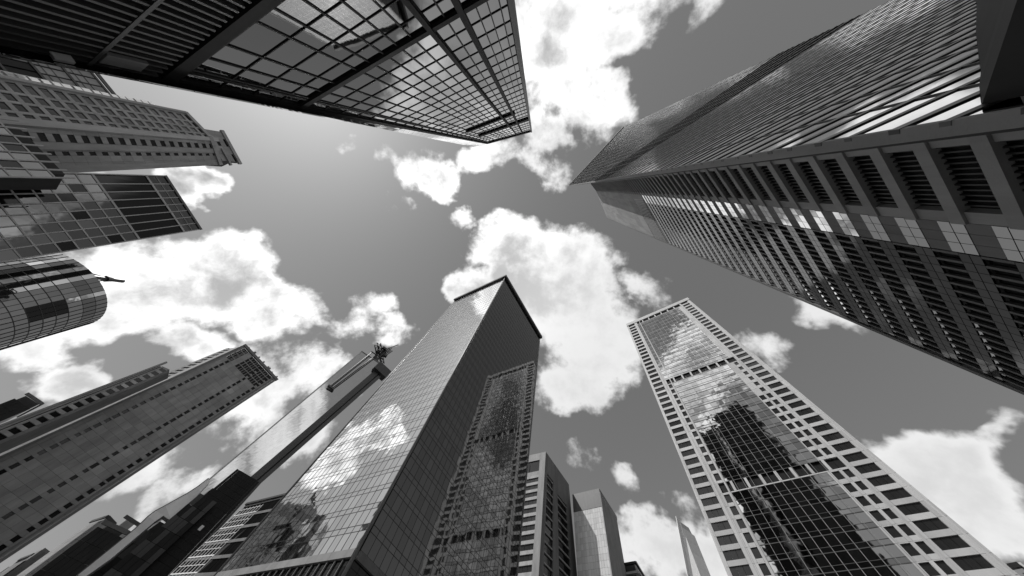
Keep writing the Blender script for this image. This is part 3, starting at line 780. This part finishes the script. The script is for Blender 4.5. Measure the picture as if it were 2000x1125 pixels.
# ============================================================================================
# ROUND TOWER with a mast, left edge
# ============================================================================================
HO = 120.0
oc = at((118, 566), HO); ctr = np.array([oc[0], oc[1]])
T = Thing('round_tower', 'rounded glass tower with a short mast on its roof, left edge', 'tower', oc)
ra, rb_ = 36.0, 24.0; rd = ctr/np.linalg.norm(ctr); tg = np.array([-rd[1], rd[0]])
def ell(th, k=1.0): return ctr+tg*(math.cos(th)*rb_*k)+rd*(math.sin(th)*ra*k)
n = 56
ths = [2*math.pi*i/n for i in range(n+1)]
def ring_prism(k, z0, z1):
    V = [np.array([*ell(t, k), z]) for z in (z0, z1) for t in ths[:-1]]
    return V, [(i, (i+1) % n, n+(i+1) % n, n+i) for i in range(n)]+[tuple(range(n))[::-1], tuple(range(n, 2*n))]
V, Fc = ring_prism(0.985, 0, HO-1); T.mesh('wall', V, Fc, 'core')
for zi, z in enumerate(frange(30, 104, 4.2)):
    for i in range(n):
        a, b = ell(ths[i]), ell(ths[i+1]); nn = (a+b)/2-ctr; 
        if nn @ rd > 8: continue
        e1 = (np.array([*a, 0]), np.array([*a, 1.0])); 
        nv = np.array([*(nn/np.linalg.norm(nn)), 0])*0.1
        q0 = [np.array([*a, z+0.06]), np.array([*b, z+0.06]), np.array([*b, z+4.14]), np.array([*a, z+4.14])]
        V = q0+[v-nv*1.5 for v in q0]
        dk = z > 92 and (i % 9 in (1, 2, 3)); T.piece('pane', V, BOXF, 'glass_black' if dk else 'glass_mid')
for z in frange(30, 108.3, 4.2):
    V, Fc = ring_prism(1.004, z-0.14, z+0.14); T.mesh('ring', V, Fc, 'dark_metal')
for i in range(n):
    a = ell(ths[i], 1.004)
    if (a-ctr) @ rd < 8:
        V, Fc = tube((*a, 0), (*a, 120), 0.13, 4); T.piece('mullion', V, Fc, 'black_metal')
for j, (k, z0, z1) in enumerate(((1.0, 105.8, 110.6), (1.0, 110.8, 115.4), (1.0, 115.6, 120.0))):
    V, Fc = ring_prism(k, z0, z1); T.mesh('crown_band', V, Fc, 'glass_mid' if j != 1 else 'glass_shade')
mt = at((240, 549), HO+30); ft = np.array([*ell(-0.5, 0.5), HO-1])
V, Fc = tube(ft, mt, 1.3, 8); T.mesh('mast', V, Fc, 'dark_metal')
for s_ in (-1, 1):
    V, Fc = tube(ft+np.array([*(tg*7*s_), 0]), ft+(mt-ft)*0.85, 0.4, 6); T.mesh('stay', V, Fc, 'dark_metal')
V, Fc = tube(ft+(mt-ft)*0.7, mt, 2.2, 8); V = V[:8]+[mt+(v-mt)*0.05 for v in V[8:]]; T.mesh('mast_tip', V, Fc, 'black_metal')
T.done(300)

# ============================================================================================
# SLIM MIRROR TOWER with a roof crane
# ============================================================================================
HM = 200.0
aL = edge((706, 686), (406, 937), HM); aM = edge((745, 712), (497, 925), HM); aR = edge((760, 722), (517, 937), HM)
T = Thing('mirror_tower', 'slim smooth mirror tower with one dark edge, rising behind the centre tower', 'tower', mid(aL, aR))
ab = back_edges(aL, aM, 20.0)
body(T, [aL, aM, aR, ab[1], ab[0]], inset=0.5)
p = Patch(aL, aM)
for z in frange(0, 196, 4.0):
    for i in range(7): put(T, 'pane', p, 0.05+0.95*i/7, 0.05+0.95*(i+1)/7, z, z+4.0, 0.0, 0.12, 'glass_clear', 0.012, 0.0012)
put(T, 'edge_trim', p, 0.0, 0.05, 0, HM, 0.1, 0.6, 'light_metal'); hbar(T, 'roof_rim', p, HM, 0, 1, 0.8, 0.3, 'mid_metal')
q = Patch(aM, aR)
put(T, 'edge_panel', q, 0.0, 0.55, 0, HM-9, 0.1, 0.6, 'dark_metal'); put(T, 'edge_groove', q, 0.55, 0.68, 0, HM-9, -0.3, 0.3, 'black'); put(T, 'edge_panel', q, 0.68, 1.0, 0, HM-12, 0.1, 0.6, 'dark_metal')
c = q.P(0.5, HM-6, -1.0)
V, Fc = box(c, p.P(1, 9)[:2]/np.linalg.norm(p.P(1, 9)[:2]), np.array([-p.P(1, 9)[1], p.P(1, 9)[0]])/np.linalg.norm(p.P(1, 9)[:2]), 3.4, 7.0, HM-10, HM-1); T.mesh('plant_housing', V, Fc, 'dark_metal')
T.done(300)

# the crane that carries the cleaning cradle
C0 = p.P(0.62, HM+1.0, -2.0)
T = Thing('roof_crane', 'dark lattice window-cleaning crane on top of the slim mirror tower', 'crane', C0)
T.o.location.z = 0
du = p.P(1, HM)-p.P(0, HM); du /= np.linalg.norm(du); nv = np.array([du[1], -du[0], 0])*p.sg; zz = np.array([0, 0, 1.0])
V, Fc = box(C0, du[:2], nv[:2], 2.2, 2.2, HM+0.4, HM+4.5); T.mesh('carriage', V, Fc, 'dark_metal')
def lattice(P0, P1, w, seg, r, nm, mat='black_metal'):
    d = P1-P0; L = np.linalg.norm(d); d = d/L; a = np.cross(d, [0, 0, 1.0]); 
    if np.linalg.norm(a) < 0.1: a = du.copy()
    a /= np.linalg.norm(a); b = np.cross(d, a); parts = []
    cs = [(-w, -w), (w, -w), (w, w), (-w, w)]
    for (x, y) in cs: parts.append(tube(P0+a*x+b*y, P1+a*x+b*y, r, 4))
    for i in range(seg):
        s0, s1 = P0+d*(L*i/seg), P0+d*(L*(i+1)/seg)
        for j in range(4):
            x0, y0 = cs[j]; x1, y1 = cs[(j+1) % 4]
            parts.append(tube(s0+a*x0+b*y0, s1+a*x1+b*y1, r*0.6, 3))
    T.mesh(nm, *join(parts), mat)
mh = C0+zz*16
lattice(C0+zz*4, mh, 2.0, 4, 0.5, 'crane_mast')
lattice(mh-zz*4-nv*12+du*6, mh-zz*6+nv*9-du*7, 1.9, 6, 0.5, 'jib')
lattice(mh+du*2-nv*4, mh+du*4+zz*9-nv*2, 1.5, 3, 0.45, 'counter_jib')
for i in range(5):
    o_ = np.array([rng.uniform(-4, 4), rng.uniform(-4, 4), 0]); V, Fc = box(mh+o_, du[:2], nv[:2], 2.0, 1.2, HM+9+i*2.2, HM+11+i*2.2); T.mesh('counterweight', V, Fc, 'black_metal')
V, Fc = tube(mh+zz*2, mh+zz*18+du*6, 0.4, 5); T.mesh('antenna', V, Fc, 'black_metal')
hp = mh-zz*3+nv*6-du*2
zc_ = 155.0
c1 = p.P(0.30, zc_, 1.6); c2 = p.P(0.44, zc_, 1.6)
t1 = p.P(0.36, HM+4, 2.2); t2 = p.P(0.58, HM+4, 2.2)
for (a_, b_) in ((c1, t1), (c2, t2)): V, Fc = tube(a_, b_, 0.5, 5); T.mesh('cable', V, Fc, 'black_metal')
V, Fc = tube(t1-du*1.0, t2+du*8, 0.6, 6); T.mesh('outrigger', V, Fc, 'black_metal')
T.done()
T = Thing('cleaning_cradle', 'small dark cleaning cradle hanging on cables down the mirror tower', 'cradle', c1)
m_ = (c1+c2)/2
V, Fc = join([box(m_, du[:2], nv[:2], 2.7, 0.6, zc_-1.6, zc_-1.3), box(m_+nv*0.6, du[:2], nv[:2], 2.7, 0.08, zc_-1.6, zc_-0.2), box(m_-nv*0.6, du[:2], nv[:2], 2.7, 0.08, zc_-1.6, zc_-0.2)]); T.mesh('tub', V, Fc, 'dark_metal')
for s_ in (c1, c2): V, Fc = tube(s_-zz*1.5, s_, 0.15, 5); T.mesh('hanger', V, Fc, 'black_metal')

# ============================================================================================
# DARK STEPPED BLOCK before the mirror tower
# ============================================================================================
HDK = 74.0
dL = edge((470, 910), (300, 1050), HDK); dR = edge((512, 936), (338, 1125), HDK)
T = Thing('dark_block', 'near-black stepped block with pale curved cladding, in front of the slim mirror tower', 'building', mid(dL, dR))
db = back_edges(dL, dR, 16.0)
body(T, [dL, dR, db[1], db[0]], 'black', 0.5)
p = Patch(dL, dR)
for z in frange(0, HDK-2.2, 2.2):
    for i in range(11): put(T, 'panel', p, i/11, (i+1)/11, z, z+2.2, rng.uniform(0, 0.03), 0.2, 'black', 0.06, 0.004)
put(T, 'lamp', p, 0.62, 0.70, 52, 53.6, 0.15, 0.3, 'white_paint')
put(T, 'edge_trim', p, 1.0, 1.07, 0, HDK-1, 0.0, 1.0, 'dark_metal')
for (px, low, H_, w_) in (((414, 944), (255, 1078), 64.0, (445, 962)), ((313, 1010), (150, 1125), 52.0, (350, 1034))):
    e1 = edge(px, low, H_); e2 = plumb(w_, H_)
    bb = back_edges(e1, e2, 8.0); body(T, [e1, e2, bb[1], bb[0]], 'black', 0.3, 'step_wall')
    q = Patch(e1, e2)
    for z in frange(0, H_-4.1, 4.0):
        for i in range(4): put(T, 'panel', q, i/4, (i+1)/4, z, z+4.0, 0.0, 0.2, rng.choice(['black', 'black_metal']), 0.10, 0.004)
# sweep of pale cladding on the block's flank
wp = Patch(dL, dR)
tops = [(406, 936), (385, 952), (365, 965), (345, 976), (322, 989), (303, 999), (288, 1010), (277, 1021), (262, 1035), (205, 1081), (150, 1125)]
lows = [(409, 943), (390, 963), (371, 985), (350, 1012), (334, 1020), (318, 1009), (302, 1020), (288, 1032), (271, 1046), (216, 1093), (166, 1128)]
pt = [wp.P(*wp.inv(q), 0.9) for q in tops]; pl_ = [wp.P(*wp.inv(q), 0.9) for q in lows]
bk = wp.P(0.5, 20, -3.5)-wp.P(0.5, 20, 0)
for i in range(len(tops)-1):
    q0 = [pt[i], pt[i+1], pl_[i+1], pl_[i]]; T.mesh('cladding_panel', q0+[v+bk for v in q0], BOXF, 'white_paint')
for i in range(len(tops)-1):
    V, Fc = tube(pt[i], pt[i+1], 0.16, 5); T.mesh('edge_trim', V, Fc, 'dark_metal')
T.done(300)

# ============================================================================================
# LOW DARK ROOFS, bottom left
# ============================================================================================
def simple_block(name, label, cat, tops, H, mat, panel=None, nu=4, per=4.0, depth=10.0, pmat=None, group=None, rim=None):
    es = [plumb(t, H) for t in tops]
    T = Thing(name, label, cat, mid(*es), group)
    bb = back_edges(es[0], es[-1], depth)
    body(T, es+[bb[1], bb[0]], mat, 0.4)
    for k in range(len(es)-1):
        q = Patch(es[k], es[k+1])
        for z in frange(0.3, H-per, per):
            for i in range(nu): put(T, 'panel', q, i/nu, (i+1)/nu, z, z+per, 0.0, 0.3, pmat or mat, 0.08, 0.01)
        if rim: hbar(T, 'roof_rim', q, H-0.3, 0, 1, 1.2, 0.5, rim)
    return T
T = simple_block('dark_house', 'black flat-roofed block between the stone slab tower and the stepped block', 'building', [(205, 1018), (253, 1040)], 46.0, 'black', nu=5, rim='dark_metal'); T.done()
T = simple_block('pale_block', 'pale flat-topped block with dark rim right of the black flat-roofed block', 'building', [(246, 1007), (273, 1024)], 60.0, 'stone_pale', nu=2, rim='dark_metal', depth=8); T.done()
T = simple_block('gabled_house', 'low grey house with a peaked rim just left of the pale flat-topped block', 'building', [(180, 1018), (212, 1008), (226, 1023)], 62.0, 'stone', nu=3, rim='dark_metal', depth=8); T.done()
T = simple_block('corner_house', 'small grey roof box low in the bottom left corner', 'building', [(62, 1080), (91, 1067), (104, 1077)], 66.0, 'stone_dark', nu=3, depth=9); T.done()
T = simple_block('corner_shed', 'lower grey step at the very bottom left corner', 'building', [(0, 1125), (40, 1092), (66, 1082)], 60.0, 'stone_dark', nu=3, depth=9, rim='dark_metal'); T.done()
T = simple_block('dark_annex', 'dark flat-topped block overlapping the stone wing at the left edge', 'building', [(54, 768), (84, 788), (38, 812)], 80.0, 'dark_metal', nu=3, depth=10, pmat='black_metal', rim='stone_dark'); T.done()

# ============================================================================================
# BLOCK WITH WHITE-FRAMED WINDOWS between the dark block and the centre tower
# ============================================================================================
HF = 62.0
fA = edge((482, 985), (330, 1125), HF); fB = plumb((560, 966), HF)
T = Thing('framed_block', 'dark building with white-framed windows wedged left of the centre tower', 'building', mid(fA, fB))
fb = back_edges(fA, fB, 12.0); body(T, [fA, fB, fb[1], fb[0]], 'core', 0.5)
p = Patch(fA, fB)
for k, z in enumerate(frange(2, HF-4, 4.6)):
    for i in range(4):
        put(T, 'panel', p, i*0.25, i*0.25+0.25, z+3.6, z+4.6, 0.0, 0.4, 'concrete_dark', 0.04)
        for j in range(3): put(T, 'pane', p, i*0.25+0.08*j, i*0.25+0.08*j+0.08, z, z+3.6, -0.2, 0.1, 'matte_black', 0.05, 0.01)
    hbar(T, 'frame', p, z+0.1, 0, 0.56, 0.35, 0.15, 'white_paint'); hbar(T, 'frame', p, z+2.2, 0, 0.56, 0.16, 0.12, 'white_paint')
for i in range(8): vbar(T, 'frame', p, i*0.08, 2, HF-2, 0.18, 0.1, 'white_paint')
hbar(T, 'roof_rim', p, HF, -0.01, 1.0, 0.8, 0.5, 'dark_metal')
T.done(300)

# ============================================================================================
# DISTANT BLOCKS between the centre tower and the white tower
# ============================================================================================
HZ = 128.0
zA = plumb((1018, 893), HZ); zB = edge((1066, 882), (1052, 1125), HZ); zC = edge((1111, 946), (1127.5, 1125), HZ)
T = Thing('concrete_block', 'grey concrete office block with dark window bands right behind the centre tower', 'building', mid(zA, zC))
body(T, [zA, zB, zC, (zA[0]+zC[0]-zB[0], zA[1]+zC[1]-zB[1])], inset=0.8)
p = Patch(zA, zB)
for z in frange(3.5, 114, 3.9):
    put(T, 'band', p, 0, 0.78, z, z+1.5, 0.0, 0.8, 'stone', 0.02)
    for i in range(5): put(T, 'window', p, 0.156*i, 0.156*(i+1), z+1.5, z+3.9, -0.5, 0.1, 'window_dark', 0.12, 0.01)
put(T, 'pier', p, 0.78, 1.0, 0, HZ, 0.0, 0.8, 'concrete'); put(T, 'parapet', p, 0, 0.78, 123.4, HZ, 0.0, 0.8, 'concrete')
for i in range(2): put(T, 'window', p, 0.02+0.38*i, 0.39+0.38*i, 116.5, 123.4, -0.5, 0.1, 'window_dark', 0.2)
put(T, 'band', p, 0, 0.78, 114.2, 116.5, 0.0, 0.8, 'concrete')
p = Patch(zB, zC)
for (a, b) in ((0.0, 0.10), (0.32, 0.48), (0.82, 1.0)): put(T, 'pier', p, a, b, 0, HZ, 0.0, 0.8, 'concrete_dark')
for (a, b, zt) in ((0.10, 0.32, 116), (0.48, 0.82, 112)):
    put(T, 'parapet', p, a, b, zt, HZ, 0.0, 0.8, 'concrete_dark')
    for z in frange(2, zt-3.9, 3.9):
        put(T, 'window', p, a, b, z, z+3.9, -0.7, 0.1, 'glass_black'); put(T, 'sunshade', p, a, b, z+3.3, z+3.9, -0.15, 0.5, 'concrete')
T.done(300)

HY = 118.0
yA = edge((1118, 966), (1128, 1125), HY); yB = edge((1170, 954), (1195, 1125), HY); yC = edge((1204, 1008), (1224, 1125), HY)
T = Thing('pale_glass_block', 'pale mirror glass office block with a dark finned side, behind the street gap', 'building', mid(yA, yC))
body(T, [yA, yB, yC, (yA[0]+yC[0]-yB[0], yA[1]+yC[1]-yB[1])], inset=0.7)
p = Patch(yA, yB)
for z in frange(2, 108, 2.6):
    for i in range(12): put(T, 'pane', p, i/12, (i+1)/12, z, z+2.6, 0.0, 0.12, 'pale_glass', 0.07, 0.006)
put(T, 'parapet', p, 0, 1, 108.3, HY, 0.1, 0.6, 'dark_metal')
p = Patch(yB, yC); put(T, 'parapet', p, 0, 1, 116, HY, 0.1, 0.6, 'black_metal')
for i in range(13):
    put(T, 'fin', p, i/13, i/13+0.03, 0, 116, 0.25, 0.5, 'stone'); put(T, 'window_strip', p, i/13+0.03, (i+1)/13, 0, 116, -0.1, 0.1, 'glass_black')
T.done(300)

HX = 96.0
T = Thing('cornice_block', 'small dark building with layered white cornices at the bottom edge', 'building', at((1240, 1110), HX))
es = [plumb((1206, 1098), HX), plumb((1240, 1092), HX), plumb((1258, 1122), HX)]
eb = (es[0][0]+es[2][0]-es[1][0], es[0][1]+es[2][1]-es[1][1])
body(T, es+[eb], 'dark_metal', 0.2)
for k in range(2):
    q = Patch(es[k], es[k+1])
    for j, z in enumerate((95.0, 91.0, 86.0)): put(T, 'cornice', q, -0.02, 1.03, z-0.9, z, 0.6+0.5*j, 1.2, 'white_panel' if j else 'black_metal')
    for z in frange(60, 84, 4): put(T, 'window', q, 0.05, 0.95, z, z+2.5, 0.1, 0.3, 'window_dark', 0.1)
T.done()

HU = 170.0
uA = edge((1320, 1008), (1343, 1125), HU); uB = plumb((1326, 1013), HU); uC = plumb((1350, 1030), HU)
T = Thing('slim_white_tower', 'faint slim white tower before the bright cloud left of the pale stone-clad tower', 'tower', mid(uA, uC))
ub = back_edges(uA, uC, 14.0); body(T, [uA, uB, uC, ub[1]], 'white_panel', 0.3)
q = Patch(uB, uC)
for z in frange(4, HU-8, 8.0): put(T, 'panel', q, 0.0, 1.0, z, z+8.0, 0.0, 0.4, 'white_paint', 0.1)
q = Patch(uA, uB, out=(-20, 100)); put(T, 'corner_fin', q, 0, 1, 0, HU, 0.1, 0.4, 'white_paint')
T.done()

HI = 40.0
T = Thing('street_block', 'dark low block peeping out at the bottom right corner', 'building', at((1985, 1115), HI))
es = [plumb((1972, 1108), HI), plumb((1992, 1104), HI), plumb((2010, 1118), HI)]
body(T, es+[(es[0][0]+es[2][0]-es[1][0], es[0][1]+es[2][1]-es[1][1])], 'dark_metal', 0.2)
q = Patch(es[0], es[1]); hbar(T, 'roof_rim', q, HI, 0, 1, 0.6, 0.4, 'black_metal'); q = Patch(es[1], es[2]); hbar(T, 'roof_rim', q, HI, 0, 1, 0.6, 0.4, 'light_metal')
T.done()
